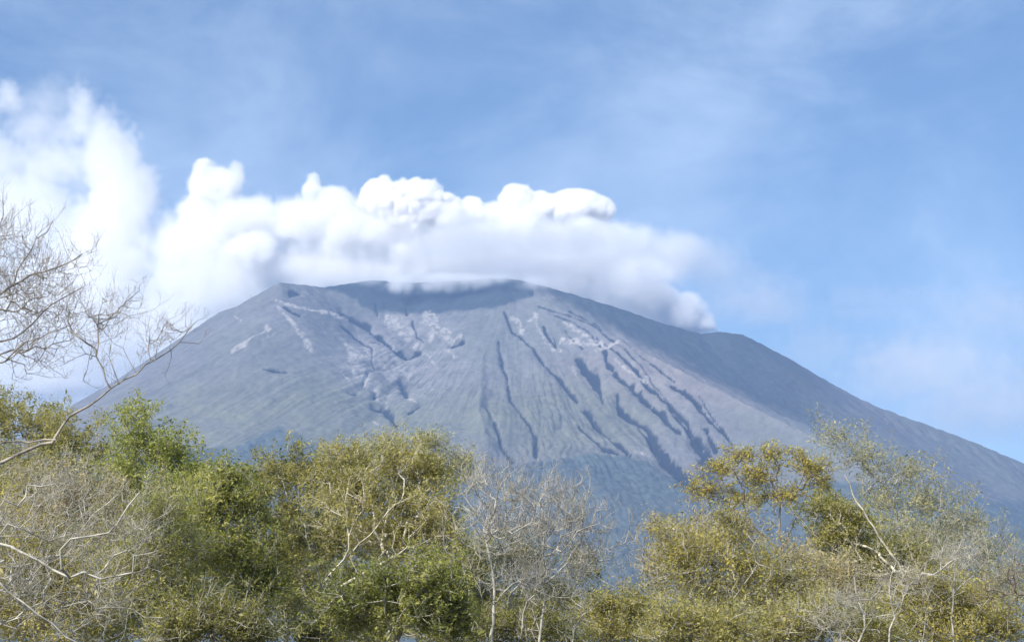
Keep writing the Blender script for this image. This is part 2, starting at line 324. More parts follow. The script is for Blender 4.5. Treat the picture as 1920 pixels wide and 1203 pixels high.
# ------------------------------------------------------------------ steam clouds as density grids
def cloud_mat(name, dens, aniso):
    m, t = new_mat(name)
    o_ = t.nodes.new('ShaderNodeOutputMaterial'); v_ = t.nodes.new('ShaderNodeVolumePrincipled')
    v_.inputs['Color'].default_value = (.989, .989, .991, 1); v_.inputs['Density'].default_value = dens; v_.inputs['Anisotropy'].default_value = aniso
    v_.inputs['Density Attribute'].default_value = 'density'
    t.links.new(v_.outputs[0], o_.inputs['Volume'])
    return m
def volume_obj(name, mat, lo, n, vox, dens, loc, rotz):
    """a voxel grid of densities: the mesh carries one point per voxel, the modifier turns it into a volume"""
    nx, ny, nz = n
    me = bpy.data.meshes.new(name)
    me.vertices.add(nx * ny * nz)
    a = me.attributes.new('rho', 'FLOAT', 'POINT'); a.data.foreach_set('value', dens.astype(np.float32).ravel())
    o = bpy.data.objects.new(name, me); sc.collection.objects.link(o); o.location = loc; o.rotation_euler.z = rotz
    me.materials.append(mat)
    hi = [lo[k] + vox * (n[k] - 1) for k in range(3)]
    g = bpy.data.node_groups.new(name, 'GeometryNodeTree')
    g.interface.new_socket('Geometry', in_out='INPUT', socket_type='NodeSocketGeometry'); g.interface.new_socket('Geometry', in_out='OUTPUT', socket_type='NodeSocketGeometry')
    N = g.nodes.new; L = g.links.new
    gi, go = N('NodeGroupInput'), N('NodeGroupOutput')
    vc = N('GeometryNodeVolumeCube'); vc.inputs['Min'].default_value = lo; vc.inputs['Max'].default_value = hi
    for k, s in enumerate(('Resolution X', 'Resolution Y', 'Resolution Z')): vc.inputs[s].default_value = n[k]
    vc.inputs['Background'].default_value = 0
    pos = N('GeometryNodeInputPosition'); sub = N('ShaderNodeVectorMath'); sub.operation = 'SUBTRACT'; sub.inputs[1].default_value = lo
    scl = N('ShaderNodeVectorMath'); scl.operation = 'SCALE'; scl.inputs['Scale'].default_value = 1.0 / vox
    L(pos.outputs[0], sub.inputs[0]); L(sub.outputs[0], scl.inputs[0])
    sep = N('ShaderNodeSeparateXYZ'); L(scl.outputs[0], sep.inputs[0])
    def rnd(sock):
        r = N('ShaderNodeMath'); r.operation = 'ROUND'; L(sock, r.inputs[0])
        f = N('FunctionNodeFloatToInt'); L(r.outputs[0], f.inputs[0]); return f.outputs[0]
    def imath(op, a, b):
        r = N('FunctionNodeIntegerMath'); r.operation = op
        for s, q in ((0, a), (1, b)):
            if isinstance(q, int): r.inputs[s].default_value = q
            else: L(q, r.inputs[s])
        return r.outputs[0]
    ix, iy, iz = (rnd(sep.outputs[k]) for k in range(3))
    idx = imath('ADD', imath('MULTIPLY', imath('ADD', imath('MULTIPLY', ix, ny), iy), nz), iz)
    na = N('GeometryNodeInputNamedAttribute'); na.data_type = 'FLOAT'; na.inputs[0].default_value = 'rho'
    si = N('GeometryNodeSampleIndex'); si.data_type = 'FLOAT'; si.domain = 'POINT'
    L(gi.outputs[0], si.inputs['Geometry']); L(na.outputs[0], si.inputs['Value']); L(idx, si.inputs['Index'])
    L(si.outputs[0], vc.inputs['Density'])
    sm = N('GeometryNodeSetMaterial'); sm.inputs['Material'].default_value = mat
    L(vc.outputs[0], sm.inputs['Geometry']); L(sm.outputs[0], go.inputs[0])
    md = o.modifiers.new('grid', 'NODES'); md.node_group = g
    return o

def puff_grid(origin, rotz, size, vox, puffs, seed, zmin=None):
    """densities of a cloud from ellipsoid puffs; sizes across are given as seen from the road, depth in metres"""
    n = [int(s / vox) + 1 for s in size]
    ax = [(-size[0] / 2) + vox * np.arange(n[0]), (-size[1] / 2) + vox * np.arange(n[1]), vox * np.arange(n[2])]
    gx, gy, gz = np.meshgrid(*[a.astype(np.float32) for a in ax], indexing='ij')
    c, s = math.cos(rotz), math.sin(rotz)
    wx = origin[0] + c * gx - s * gy; wy = origin[1] + s * gx + c * gy; wz = origin[2] + gz
    px, py = proj(wx, wy, wz)
    b1 = fbm(gx / 260, gy / 260, gz / 260, octv=3, rough=.55, seed=seed)
    b2 = 1 - 2 * np.abs(vnoise(gx / 110, gy / 120, gz / 120, seed=seed + 7)) 
    b3 = 1 - 2 * np.abs(vnoise(gx / 48, gy / 48, gz / 48, seed=seed + 8))
    b4 = vnoise(gx / 26, gy / 26, gz / 26, seed=seed + 9) * .9
    b5 = vnoise(gx / 15, gy / 15, gz / 15, seed=seed + 11)
    billow = (.5 * (b2 - .3) + .55 * (b3 - .3) + .42 * b4 + .2 * b5)
    rho = np.zeros(gx.shape, np.float32)
    for (cx, cy, rx, ry, rv, v0, dens, edge, amp) in puffs:
        k = np.nonzero(np.abs(px[:, 0, 0] - cx) < rx * 2.1 + 60)[0]
        if len(k) == 0: continue
        sl = slice(k[0], k[-1] + 1)
        ex = (px[sl] - cx) / rx; ey = (py[sl] - cy) / ry; ev = (gy[sl] - v0) / rv
        q = np.sqrt(ex * ex + ey * ey + ev * ev) + amp * (.55 * b1[sl] + .6 * billow[sl])
        d = dens * sstep((1 - q) / edge)
        rho[sl] = np.maximum(rho[sl], d)
    if zmin is not None: rho *= sstep((wz - zmin) / 25)
    rho[0] = rho[-1] = 0; rho[:, 0] = rho[:, -1] = 0; rho[:, :, 0] = rho[:, :, -1] = 0
    rho[rho < 2e-5] = 0
    return n, rho
if True:
    H_ = 2.1  # metres a picture unit covers at the cloud
    # px, py, rx, ry, depth radius, depth offset, density, edge softness, noise
    puffs = [
     # crisp tops
     (368, 335, 30, 38, 80, 0, .05, .15, .4), (345, 345, 22, 40, 60, 0, .025, .3, .35), (432, 335, 30, 34, 80, 0, .022, .3, .35), (400, 355, 58, 48, 120, 0, .028, .3, .4), (385, 400, 62, 60, 130, 0, .022, .4, .35), (400, 440, 85, 75, 170, 0, .022, .4, .35), (505, 380, 20, 36, 60, 0, .024, .35, .35), (535, 400, 30, 30, 70, 0, .024, .35, .35), (470, 430, 80, 60, 170, 0, .02, .5, .4),
     (578, 362, 26, 34, 80, 0, .05, .15, .4), (620, 385, 45, 38, 120, 0, .03, .3, .35), (560, 420, 75, 55, 180, 0, .02, .5, .4), (715, 378, 42, 44, 120, 0, .085, .14, .34), (780, 385, 70, 52, 170, 0, .085, .14, .34),
     (835, 405, 50, 36, 130, 0, .085, .14, .34), (885, 395, 26, 26, 70, 0, .085, .14, .34), (972, 380, 38, 34, 100, 20, .09, .12, .3), (1078, 388, 62, 36, 130, 30, .09, .12, .3), (1125, 392, 30, 26, 80, 30, .09, .12, .3), (1020, 385, 45, 26, 100, 20, .09, .12, .3), (930, 400, 45, 25, 100, 10, .03, .25, .3),
     # grey body
     (690, 450, 170, 75, 230, 0, .018, .5, .4), (900, 465, 230, 72, 260, -40, .016, .5, .3), (1080, 470, 190, 76, 240, -60, .014, .5, .3), (1000, 530, 230, 55, 200, -60, .012, .6, .4),
     (1230, 490, 130, 68, 200, 0, .008, .8, .4), (1180, 440, 90, 32, 120, 0, .006, .9, .4), (1340, 500, 110, 70, 190, 60, .0045, 1.0, .4), (1420, 560, 170, 95, 180, 0, .0050, 1.2, .4), (1500, 545, 130, 80, 150, 0, .0024, 1.3, .4), (1250, 470, 110, 50, 160, -60, .010, .7, .4), (1180, 520, 110, 60, 160, -160, .016, .7, .4),
     # fresh white steam out of the vent
(1282, 588, 48, 46, 130, -50, .05, .45, .35), (1225, 562, 60, 44, 130, -60, .05, .5, .4), (1170, 532, 70, 40, 130, -60, .04, .6, .4), (1316, 612, 32, 32, 90, -40, .06, .4, .25), (1336, 630, 22, 22, 60, -20, .06, .4, .2), (1120, 505, 70, 40, 130, -60, .03, .6, .4), (1250, 640, 100, 50, 120, 0, .04, .4, .3),
     # base that trails to the left
     (560, 500, 170, 70, 240, 0, .014, .6, .4), (760, 540, 200, 50, 200, 0, .014, .7, .4), (400, 520, 190, 95, 260, 0, .014, .7, .35), (345, 470, 90, 90, 200, 0, .014, .6, .35),
     (700, 505, 220, 52, 220, 0, .022, .6, .25), (930, 512, 220, 50, 220, 0, .022, .6, .25), (1080, 530, 120, 50, 200, 0, .02, .6, .25), (1140, 570, 90, 50, 180, -20, .02, .6, .25), (1200, 600, 90, 50, 180, -20, .02, .6, .25),
     # the tall hazy plume
     (150, 215, 50, 78, 150, 0, 0.01, 0.75, 0.48), (185, 250, 50, 75, 150, 0, 0.0084, 0.75, 0.48), (70, 245, 110, 60, 160, 0, 0.005, 1.2, 0.6), (205, 305, 72, 95, 200, 0, 0.01, 0.5, 0.48), (225, 380, 82, 110, 240, 0, 0.0117, 0.5, 0.42), (190, 470, 150, 150, 300, 0, 0.01, 0.625, 0.42), (70, 400, 130, 130, 280, 0, 0.0068, 0.875, 0.54), (-50, 440, 160, 170, 280, 0, 0.0076, 1, 0.48),
     (5, 180, 48, 52, 110, 0, 0.0117, 1, 0.6), (-60, 300, 130, 110, 200, 0, 0.0084, 1, 0.48), (20, 400, 110, 110, 220, 0, 0.01, 0.875, 0.42), (80, 190, 110, 70, 120, 0, 0.003, 1.2, 0.65), (110, 310, 130, 90, 200, 0, 0.0084, 1.125, 0.6), (110, 250, 90, 60, 150, 0, 0.005, 1.125, 0.65), (20, 300, 90, 60, 160, 0, 0.0042, 1.2, 0.65), (120, 600, 280, 200, 380, 0, 0.01, 0.875, 0.36), (270, 620, 240, 130, 340, 0, 0.01, 0.875, 0.36), (-80, 640, 260, 190, 380, 0, 0.0092, 0.875, 0.36),
     (60, 720, 300, 120, 380, 0, 0.0084, 1, 0.36),
    ]
    rp = np.random.default_rng(5)
    for _ in range(70):       # the billows in the body of the bank
        bx_ = rp.uniform(430, 1230); tp = np.interp(bx_, [430, 700, 860, 1100, 1230], [385, 385, 405, 410, 455]); by_ = rp.uniform(tp, tp + 85); br = rp.uniform(22, 50)
        puffs.append((bx_, by_, br * 1.25, br, br * 2.4, rp.uniform(-170, 40), rp.uniform(.012, .032), rp.uniform(.5, .9), .45))
    rot = math.radians(-28)
    org = (-1003.0, 8080.0, 1390.0)
    size = (4940, 900, 1740); vox = 8.5
    n, rho = puff_grid(org, rot, size, vox, puffs, 100, zmin=1395)
    print('cloud grid', n, rho.size)
    co = volume_obj('steam_cloud', cloud_mat('steam', 1.0, 0.25), (-size[0] / 2, -size[1] / 2, 0.0), n, vox, rho, org, rot)
    tag(co, 'long bank of white steam trailing left from the crater', 'steam cloud', kind='stuff')

# ------------------------------------------------------------------ trees
def bark_mat(name, c1, c2):
    m, t = new_mat(name)
    o_ = t.nodes.new('ShaderNodeOutputMaterial'); b_ = t.nodes.new('ShaderNodeBsdfPrincipled'); b_.inputs['Roughness'].default_value = .85
    b_.inputs['Specular IOR Level'].default_value = .2
    g = t.nodes.new('ShaderNodeNewGeometry'); n = t.nodes.new('ShaderNodeTexNoise'); n.inputs['Scale'].default_value = 2.2; n.inputs['Detail'].default_value = 5
    r = t.nodes.new('ShaderNodeValToRGB'); r.color_ramp.elements[0].color = (*c1, 1); r.color_ramp.elements[1].color = (*c2, 1)
    r.color_ramp.elements[0].position = .36; r.color_ramp.elements[1].position = .62
    t.links.new(g.outputs['Position'], n.inputs['Vector']); t.links.new(n.outputs['Fac'], r.inputs[0]); t.links.new(r.outputs[0], b_.inputs['Base Color']); t.links.new(b_.outputs[0], o_.inputs[0])
    return m
def leaf_mat(name, cols):
    """tint attribute 0..1 picks the leaf's own colour"""
    m, t = new_mat(name)
    o_ = t.nodes.new('ShaderNodeOutputMaterial'); b_ = t.nodes.new('ShaderNodeBsdfPrincipled'); b_.inputs['Roughness'].default_value = .5
    b_.inputs['Specular IOR Level'].default_value = .35
    tr = t.nodes.new('ShaderNodeBsdfTranslucent'); mx = t.nodes.new('ShaderNodeMixShader'); mx.inputs[0].default_value = .5
    a = t.nodes.new('ShaderNodeAttribute'); a.attribute_name = 'tint'
    r = t.nodes.new('ShaderNodeValToRGB'); el = r.color_ramp.elements
    while len(el) < len(cols): el.new(.5)
    for k, c in enumerate(cols): el[k].position = k / (len(cols) - 1); el[k].color = (*c, 1)
    t.links.new(a.outputs['Fac'], r.inputs[0]); t.links.new(r.outputs[0], b_.inputs['Base Color']); t.links.new(r.outputs[0], tr.inputs['Color'])
    t.links.new(b_.outputs[0], mx.inputs[1]); t.links.new(tr.outputs[0], mx.inputs[2]); t.links.new(mx.outputs[0], o_.inputs[0])
    return m
BARK = {'pale': bark_mat('pale bark', (.30, .27, .21), (.66, .61, .49)), 'grey': bark_mat('grey bark', (.22, .21, .18), (.52, .49, .42)),
        'brown': bark_mat('brown bark', (.10, .08, .06), (.28, .23, .18)), 'twig': bark_mat('twig bark', (.13, .115, .10), (.40, .36, .30))}
LEAF = {'olive': leaf_mat('olive leaves', [(0.132, 0.134, 0.034), (0.317, 0.301, 0.074), (0.488, 0.442, 0.137), (0.634, 0.538, 0.231)]),
        'green': leaf_mat('green leaves', [(.12, .14, .03), (.27, .31, .06), (.42, .44, .10), (.55, .52, .18)]),
        'fresh': leaf_mat('fresh leaves', [(.13, .145, .035), (.31, .325, .070), (.47, .455, .12), (.58, .53, .22)]),
        'yellow': leaf_mat('yellowing leaves', [(0.185, 0.173, 0.047), (0.422, 0.371, 0.084), (0.594, 0.512, 0.126), (0.700, 0.614, 0.231)]),
        'dry': leaf_mat('dry leaves', [(0.211, 0.179, 0.089), (0.422, 0.352, 0.189), (0.581, 0.493, 0.273), (0.528, 0.486, 0.221)]),
        'sage': leaf_mat('sage leaves', [(0.198, 0.205, 0.095), (0.356, 0.358, 0.158), (0.502, 0.480, 0.231), (0.634, 0.563, 0.315)])}

def grow(base, limbs, clumps, Y, n, rng, bias=.45, tip=.011, expo=2.3):
    pos = [np.array(base)]; par = [-1]; rmin = [0.0]
    sc_ = Y / FPX
    def add(p, q, r=0.0):
        pos.append(np.array(p)); par.append(q); rmin.append(r); return len(pos) - 1
    for k, (pts, r0, r1, dy) in enumerate(limbs):
        w = P([p[0] for p in pts], [p[1] for p in pts], Y + dy)
        if k == 0: q = 0
        else:
            A = np.array(pos); q = int(np.argmin(np.linalg.norm(A - w[0], axis=1)))
        full = np.concatenate([[pos[q]], w]); L = np.r_[0, np.cumsum(np.linalg.norm(np.diff(full, axis=0), axis=1))]
        m = max(4, int(L[-1] / .45)); tt = np.linspace(0, L[-1], m + 1)[1:]
        for i, tv in enumerate(tt):
            p = np.array([np.interp(tv, L, full[:, j]) for j in range(3)]) + rng.normal(0, .045, 3)
            q = add(p, q, r0 + (r1 - r0) * tv / L[-1])
    A = []
    W = np.array([c[2] * c[3] for c in clumps], float) if clumps else np.array([])
    for c, wt in zip(clumps, W / W.sum() if len(W) else W):
        k = max(6, int(n * wt)); d = rng.normal(size=(k, 3)); d /= np.linalg.norm(d, axis=1)[:, None]
        d *= np.minimum(np.abs(rng.normal(0, .66, (k, 1))) + .12, 1.55)
        cen = P(c[0], c[1], Y + (c[4] if len(c) > 4 else 0))
        A.append(cen + d * np.array([c[2] * sc_, (c[2] + c[3]) * .6 * sc_, c[3] * sc_]))
    if A:
        A = np.concatenate(A); A = A[A[:, 2] > .6]
        plen = [0.0] * len(pos)
        for i in range(1, len(pos)): plen[i] = plen[par[i]] + np.linalg.norm(pos[i] - pos[par[i]])
        Pn = np.array(pos); pl = np.array(plen)
        best = np.full(len(A), 1e9); who = np.zeros(len(A), int)
        for i in range(len(Pn)):
            d = np.linalg.norm(A - Pn[i], axis=1) + bias * pl[i] * .5
            k = d < best; best[k] = d[k]; who[k] = i
        done = np.zeros(len(A), bool)
        for _ in range(len(A)):
            j = int(np.argmin(np.where(done, 1e12, best))); done[j] = True
            q = who[j]; a, b = pos[q], A[j]; L = np.linalg.norm(b - a); pl0 = plen[q]
            m = int(L / .7)
            bow = rng.normal(0, .10, 3) * L; bow[2] -= .05 * L
            for s in range(1, m + 1):
                f = s / (m + 1); q = add(a + (b - a) * f + bow * f * (1 - f) * 2 + rng.normal(0, .03 * min(L, 1), 3), q); plen.append(pl0 + L * f)
            q = add(b, q); plen.append(pl0 + L)
            d = np.linalg.norm(A - b, axis=1) + bias * plen[-1] * .5
            k = (d < best) & ~done; best[k] = d[k]; who[k] = q
    pos = np.array(pos); par = np.array(par)
    acc = np.zeros(len(pos)); kids = np.bincount(par[1:], minlength=len(pos))
    r = np.zeros(len(pos))
    for i in range(len(pos) - 1, -1, -1):
        v = acc[i] if kids[i] else tip ** expo
        r[i] = max(v ** (1 / expo), rmin[i])
        if par[i] >= 0: acc[par[i]] += min(r[i], v ** (1 / expo)) ** expo if rmin[i] == 0 else r[i] ** expo * .5
    r = np.maximum(r, tip)
    for i in range(1, len(pos)): r[i] = min(r[i], r[par[i]])
    return pos, par, r, kids

def frames(d):
    ref = np.where(np.abs(d[:, 2:3]) < .8, np.array([[0, 0, 1.0]]), np.array([[1.0, 0, 0]]))
    u = np.cross(d, ref); u /= np.linalg.norm(u, axis=1)[:, None] + 1e-9
    return u, np.cross(d, u)
def tubes(a, b, ra, rb, k=5):
    d = b - a; d /= np.linalg.norm(d, axis=1)[:, None] + 1e-9
    u, v = frames(d); th = np.arange(k) * 2 * np.pi / k
    ring = np.cos(th)[None, :, None] * u[:, None] + np.sin(th)[None, :, None] * v[:, None]
    va = a[:, None] - d[:, None] * (ra * .4)[:, None, None] + ring * ra[:, None, None]; vb = b[:, None] + ring * rb[:, None, None]
    V = np.concatenate([va, vb], 1).reshape(-1, 3); n = len(a)
    o = (np.arange(n) * 2 * k)[:, None]; i = np.arange(k); j = (i + 1) % k
    Fq = np.stack([o + i, o + j, o + k + j, o + k + i], -1).reshape(-1, 4)
    return V, Fq
def joined(parts):
    V, Fq, o = [], [], 0
    for v, f in parts:
        V.append(v); Fq.append(f + o); o += len(v)
    return np.concatenate(V), np.concatenate(Fq)

def twigs(pos, par, r, rng, per, length, up, thick=.008, rmax=.03, gens=2):
    """fans of fine twigs; returns segments and their ends"""
    sel = np.nonzero((r < rmax) & (par >= 0))[0]
    segs, ends = [], []
    src = np.repeat(sel, per); p = pos[src]
    dirp = pos[src] - pos[par[src]]; dirp /= np.linalg.norm(dirp, axis=1)[:, None] + 1e-9
    th = thick; L0 = length
    for g_ in range(gens):
        n = len(p)
        d = dirp * .75 + rng.normal(0, .55, (n, 3)); d[:, 2] += up; d /= np.linalg.norm(d, axis=1)[:, None]
        L = L0 * rng.uniform(.45, 1.15, n); mid = p + d * L[:, None] * .5 + rng.normal(0, .05, (n, 3)) * L0
        d2 = d + rng.normal(0, .18, (n, 3)); d2[:, 2] += up * .5; d2 /= np.linalg.norm(d2, axis=1)[:, None]
        e = mid + d2 * L[:, None] * .5
        segs.append(tubes(p, mid, np.full(n, th), np.full(n, th * .85), 3)); segs.append(tubes(mid, e, np.full(n, th * .85), np.full(n, th * .6), 3))
        ends += [mid, e]
        if g_ < gens - 1:
            p = np.concatenate([mid, e, e]); dirp = np.concatenate([d, d2, d2]); th *= .7; L0 *= .62
    return segs, np.concatenate(ends)

def leaves(pts, per, size, spread, rng, up=.15, asp=.36):
    c = np.repeat(pts, per, axis=0); n = len(c); c = c + rng.normal(0, spread, (n, 3))
    nrm = rng.normal(0, 1, (n, 3)); nrm[:, 2] = np.abs(nrm[:, 2]) + up; nrm /= np.linalg.norm(nrm, axis=1)[:, None]
    u, v = frames(nrm); a = rng.uniform(0, 2 * np.pi, n)[:, None]; x = np.cos(a) * u + np.sin(a) * v; y = np.cross(nrm, x)
    s = size * np.clip(rng.lognormal(-.05, .38, n), .45, 2.2)[:, None]
    V = np.stack([c - x * s, c - y * s * asp + x * s * .1, c + x * s + nrm * s * -.15, c + y * s * asp + x * s * .1], 1).reshape(-1, 3)
    return V, np.arange(n * 4).reshape(-1, 4), c

NT = 0
def tree(name, label, px0, Y, limbs, clumps, n=500, leaf=None, bark='grey', per_twig=2, tw_len=.5, up=.25, gens=2, lper=3, lsize=.05, spread=.10, keep=1.0,
         group=None, cat='tree', tint=(.45, .25), thick=.011, bias=.45, seed=None, baserad=.2, tip=.011, limb=None):
    global NT
    NT += 1; rng = np.random.default_rng(1000 + NT * 7 if seed is None else seed)
    bx = (px0 - 960) / FPX * Y
    base = np.array([bx, Y, -.15])
    pos, par, r, kids = grow(base, limbs, clumps, Y, n, rng, bias=bias, tip=tip)
    k = np.arange(len(pos)) < 1
    root = bpy.data.objects.new(name, None); sc.collection.objects.link(root); root.location = base; root.empty_display_size = .5
    tag(root, label, cat, group)
    rel = pos - base
    ch = np.arange(1, len(pos)); a, b = rel[par[ch]], rel[ch]; ra = np.minimum(r[par[ch]], r[ch] * 1.25); rb = r[ch]
    ra[par[ch] == 0] = np.maximum(ra[par[ch] == 0], baserad * .8)
    big = rb > .03
    parts = []
    if big.any(): parts.append(tubes(a[big], b[big], ra[big], rb[big], 8))
    tr = joined(parts) if parts else tubes(a[:1], b[:1], ra[:1], rb[:1], 8)
    mesh_obj('trunk', tr[0], tr[1], BARK[limb or bark], root, smooth=True)
    parts = [tubes(a[~big], b[~big], ra[~big], rb[~big], 4)] if (~big).any() else []
    sg, ends = twigs(rel, par, r, rng, per_twig, tw_len, up, thick, gens=gens)
    parts += sg
    v, f = joined(parts)
    mesh_obj('twigs' if leaf is None else 'branches', v, f, BARK[bark], root, smooth=True)
    nl = 0
    if leaf:
        if keep < 1: ends = ends[rng.random(len(ends)) < keep]
        V, Fq, c = leaves(ends, lper, lsize, spread, rng)
        o = mesh_obj('crown', V, Fq, LEAF[leaf], root)
        # each spray of leaves has its own age and colour
        cc = c / 1.1 + NT * 13.7
        tv = tint[0] + tint[1] * 1.5 * fbm(cc[:, 0], cc[:, 1], cc[:, 2], octv=3, seed=NT) + rng.normal(0, .13, len(c))
        at = o.data.attributes.new('tint', 'FLOAT', 'FACE'); at.data.foreach_set('value', np.clip(tv, 0, 1).astype(np.float32)); nl = len(c)
    print(name, 'nodes', len(pos), 'twigs', len(v), 'leaves', nl)
    return root

if True:
    # left edge: the big bare tree whose limb reaches over the slope
    tree('bare_tree', 'tall bare tree at the left edge, its twigs fanned against the cloud', -330, 62,
         [([(-330, 1180), (-230, 1000), (-120, 900), (-30, 888), (22, 852), (60, 838), (100, 824), (118, 800), (142, 772), (172, 757)], .13, .042, 0), ([(172, 757), (198, 742), (222, 716), (252, 702), (284, 678), (318, 662), (345, 628), (372, 600)], .034, .011, 0),
          ([(-30, 842), (30, 828), (105, 824)], .03, .04, 0), ([(205, 735), (196, 700), (182, 672), (183, 630), (187, 590)], .035, .016, 0), ([(186, 610), (205, 590), (232, 568), (262, 545)], .02, .012, .5),
          ([(222, 715), (218, 690), (200, 675), (205, 640)], .02, .012, -.5), ([(285, 680), (278, 650), (280, 625)], .018, .012, 0),
          ([(-200, 820), (-120, 700), (-40, 600), (10, 545), (60, 515), (110, 505), (150, 480)], .10, .02, 0), ([(20, 545), (40, 490), (80, 440), (100, 410)], .03, .013, 0), ([(-60, 620), (20, 640), (60, 610), (110, 560), (160, 535)], .05, .015, 1),
          ([(-100, 700), (0, 680), (50, 640), (90, 625), (140, 600)], .05, .015, -1), ([(-40, 600), (-20, 480), (0, 420), (5, 380)], .04, .013, 0)],
         [(40, 560, 125, 130), (-60, 520, 100, 150), (80, 510, 70, 60), (20, 460, 50, 50), (120, 590, 70, 80), (190, 620, 45, 60), (225, 580, 35, 30), (290, 640, 55, 28), (340, 620, 38, 22), (60, 660, 90, 40), (-10, 430, 30, 40)],
         n=680, bark='twig', per_twig=1, tw_len=.62, up=.42, gens=3, thick=.008, tip=.009)
    tree('leafy_tree', 'broad olive green tree on the left under the bare limb', 40, 96, [([(40, 1210), (50, 1100), (60, 980)], .2, .13, 0)],
         [(50, 790, 105, 48), (-30, 770, 90, 50), (110, 830, 90, 55), (50, 890, 150, 80), (-60, 880, 120, 90), (175, 860, 60, 50)], n=600, leaf='olive', lsize=.075, lper=4, tint=(.42, .3), spread=.16)
    tree('leafy_tree', 'bright green tree on the left with one small round tuft on top', 270, 84, [([(275, 1230), (265, 1100), (262, 980), (255, 880)], .16, .05, 0)],
         [(250, 790, 30, 24), (262, 835, 48, 38), (320, 860, 50, 42), (350, 900, 60, 50), (240, 900, 60, 60), (300, 950, 90, 60)], n=520, leaf='green', lsize=.07, lper=4, tint=(.55, .25), spread=.14)
    tree('leafy_tree', 'brownish thin tree below the bright green tuft', 150, 78, [([(160, 1230), (150, 1100), (160, 1000)], .14, .08, 0)],
         [(140, 930, 110, 60), (60, 990, 100, 70), (220, 1000, 90, 70)], n=520, leaf='dry', lsize=.055, lper=3, keep=.8, tint=(.5, .3), bark='grey', tw_len=.55)
    tree('bare_tree', 'grey brown bare thicket tree at the bottom left with pale crooked limbs', -90, 52,
         [([(-90, 1190), (-60, 1060), (-20, 1015), (20, 1022), (60, 1040), (100, 1068), (135, 1076), (185, 1074), (245, 1078), (248, 1040)], .06, .024, -1.5),
          ([(-20, 1080), (30, 1080), (50, 1050)], .03, .025, .4), ([(115, 1065), (110, 1025), (160, 1005), (205, 1000), (235, 960), (262, 920)], .036, .02, -2),
          ([(-30, 1060), (20, 1110), (70, 1150), (150, 1205)], .035, .022, -1.5), ([(135, 1180), (165, 1160), (185, 1145)], .015, .01, -.6), ([(185, 1090), (205, 1110), (230, 1112)], .015, .01, -.2),
          ([(-30, 1180), (10, 1165), (60, 1150)], .02, .012, -.6), ([(245, 1075), (265, 1010), (310, 985)], .015, .01, 0)],
         [(130, 1010, 150, 90), (40, 1100, 110, 90), (190, 1130, 110, 70), (250, 1010, 70, 80), (0, 980, 80, 80), (110, 920, 90, 50)], n=560, bark='grey', limb='grey', per_twig=2, tw_len=.45, up=.2, gens=2, thick=.006, tip=.008)
    tree('leafy_tree', 'yellow green tree between the thicket and the broad middle tree', 430, 74, [([(440, 1240), (430, 1130), (425, 1050)], .14, .08, 0), ([(535, 1203), (500, 1150), (470, 1105), (445, 1070)], .04, .03, -1.5)],
         [(420, 905, 60, 45), (400, 970, 70, 60), (440, 1040, 80, 60), (370, 1040, 55, 60), (480, 1100, 70, 60), (465, 950, 50, 40)], n=560, leaf='fresh', lsize=.07, lper=4, tint=(.38, .3), spread=.13)
    tree('leafy_tree', 'small dark leafy tree at the bottom left of centre', 390, 60, [([(400, 1260), (390, 1220)], .08, .06, 0)],
         [(400, 1165, 80, 40), (340, 1185, 60, 35), (460, 1190, 60, 35)], n=300, leaf='olive', lsize=.055, lper=4, tint=(.22, .3), spread=.1)
    tree('leafy_tree', 'dense dark olive tree in the middle under the peak', 560, 92, [([(580, 1240), (570, 1120), (560, 1010)], .2, .1, 0)],
         [(560, 890, 85, 42), (500, 905, 60, 40), (620, 900, 60, 50), (540, 980, 90, 60), (620, 1010, 90, 70), (530, 1070, 80, 60)], n=650, leaf='olive', lsize=.075, lper=4, tint=(.36, .3), spread=.15)
    tree('leafy_tree', 'wide olive tree in the middle with pale branches showing through', 640, 78,
         [([(520, 1260), (545, 1170), (600, 1118), (680, 1078), (735, 1045), (762, 1030)], .11, .06, -1.5), ([(762, 1030), (770, 1000), (800, 975)], .03, .018, -2.5), ([(600, 1110), (610, 1085), (655, 1040), (680, 1015), (705, 985), (745, 940), (780, 928)], .045, .02, -2.5),
          ([(650, 1042), (655, 1020), (650, 980), (648, 930), (655, 900)], .035, .018, -2.6), ([(685, 940), (678, 905), (680, 885), (700, 865)], .03, .018, -2.6), ([(655, 1000), (685, 940)], .025, .02, -2.6),
          ([(735, 1045), (740, 1010), (738, 985)], .025, .015, -2.5), ([(600, 1110), (585, 1040), (572, 990)], .03, .015, -2), ([(762, 1030), (830, 1000), (858, 1020), (856, 980), (838, 950), (820, 935)], .02, .016, -2.5)],
         [(675, 885, 50, 36), (745, 872, 60, 38), (805, 890, 50, 42), (670, 930, 80, 60), (770, 940, 90, 60), (730, 1010, 100, 60), (820, 1000, 55, 60), (640, 860, 40, 30)], n=760, leaf='olive', bark='pale', lsize=.062, lper=4, keep=.9, tint=(.5, .28), spread=.13)
    tree('leafy_tree', 'low yellow green tree at the bottom below the pale branches', 740, 66, [([(740, 1280), (745, 1200)], .12, .08, 0), ([(700, 1240), (760, 1140), (800, 1090)], .03, .02, -.8)],
         [(720, 1110, 100, 40), (820, 1100, 60, 50), (780, 1150, 100, 40), (660, 1150, 70, 40), (850, 1160, 50, 40)], n=460, leaf='fresh', lsize=.07, lper=4, tint=(.3, .3), spread=.11)
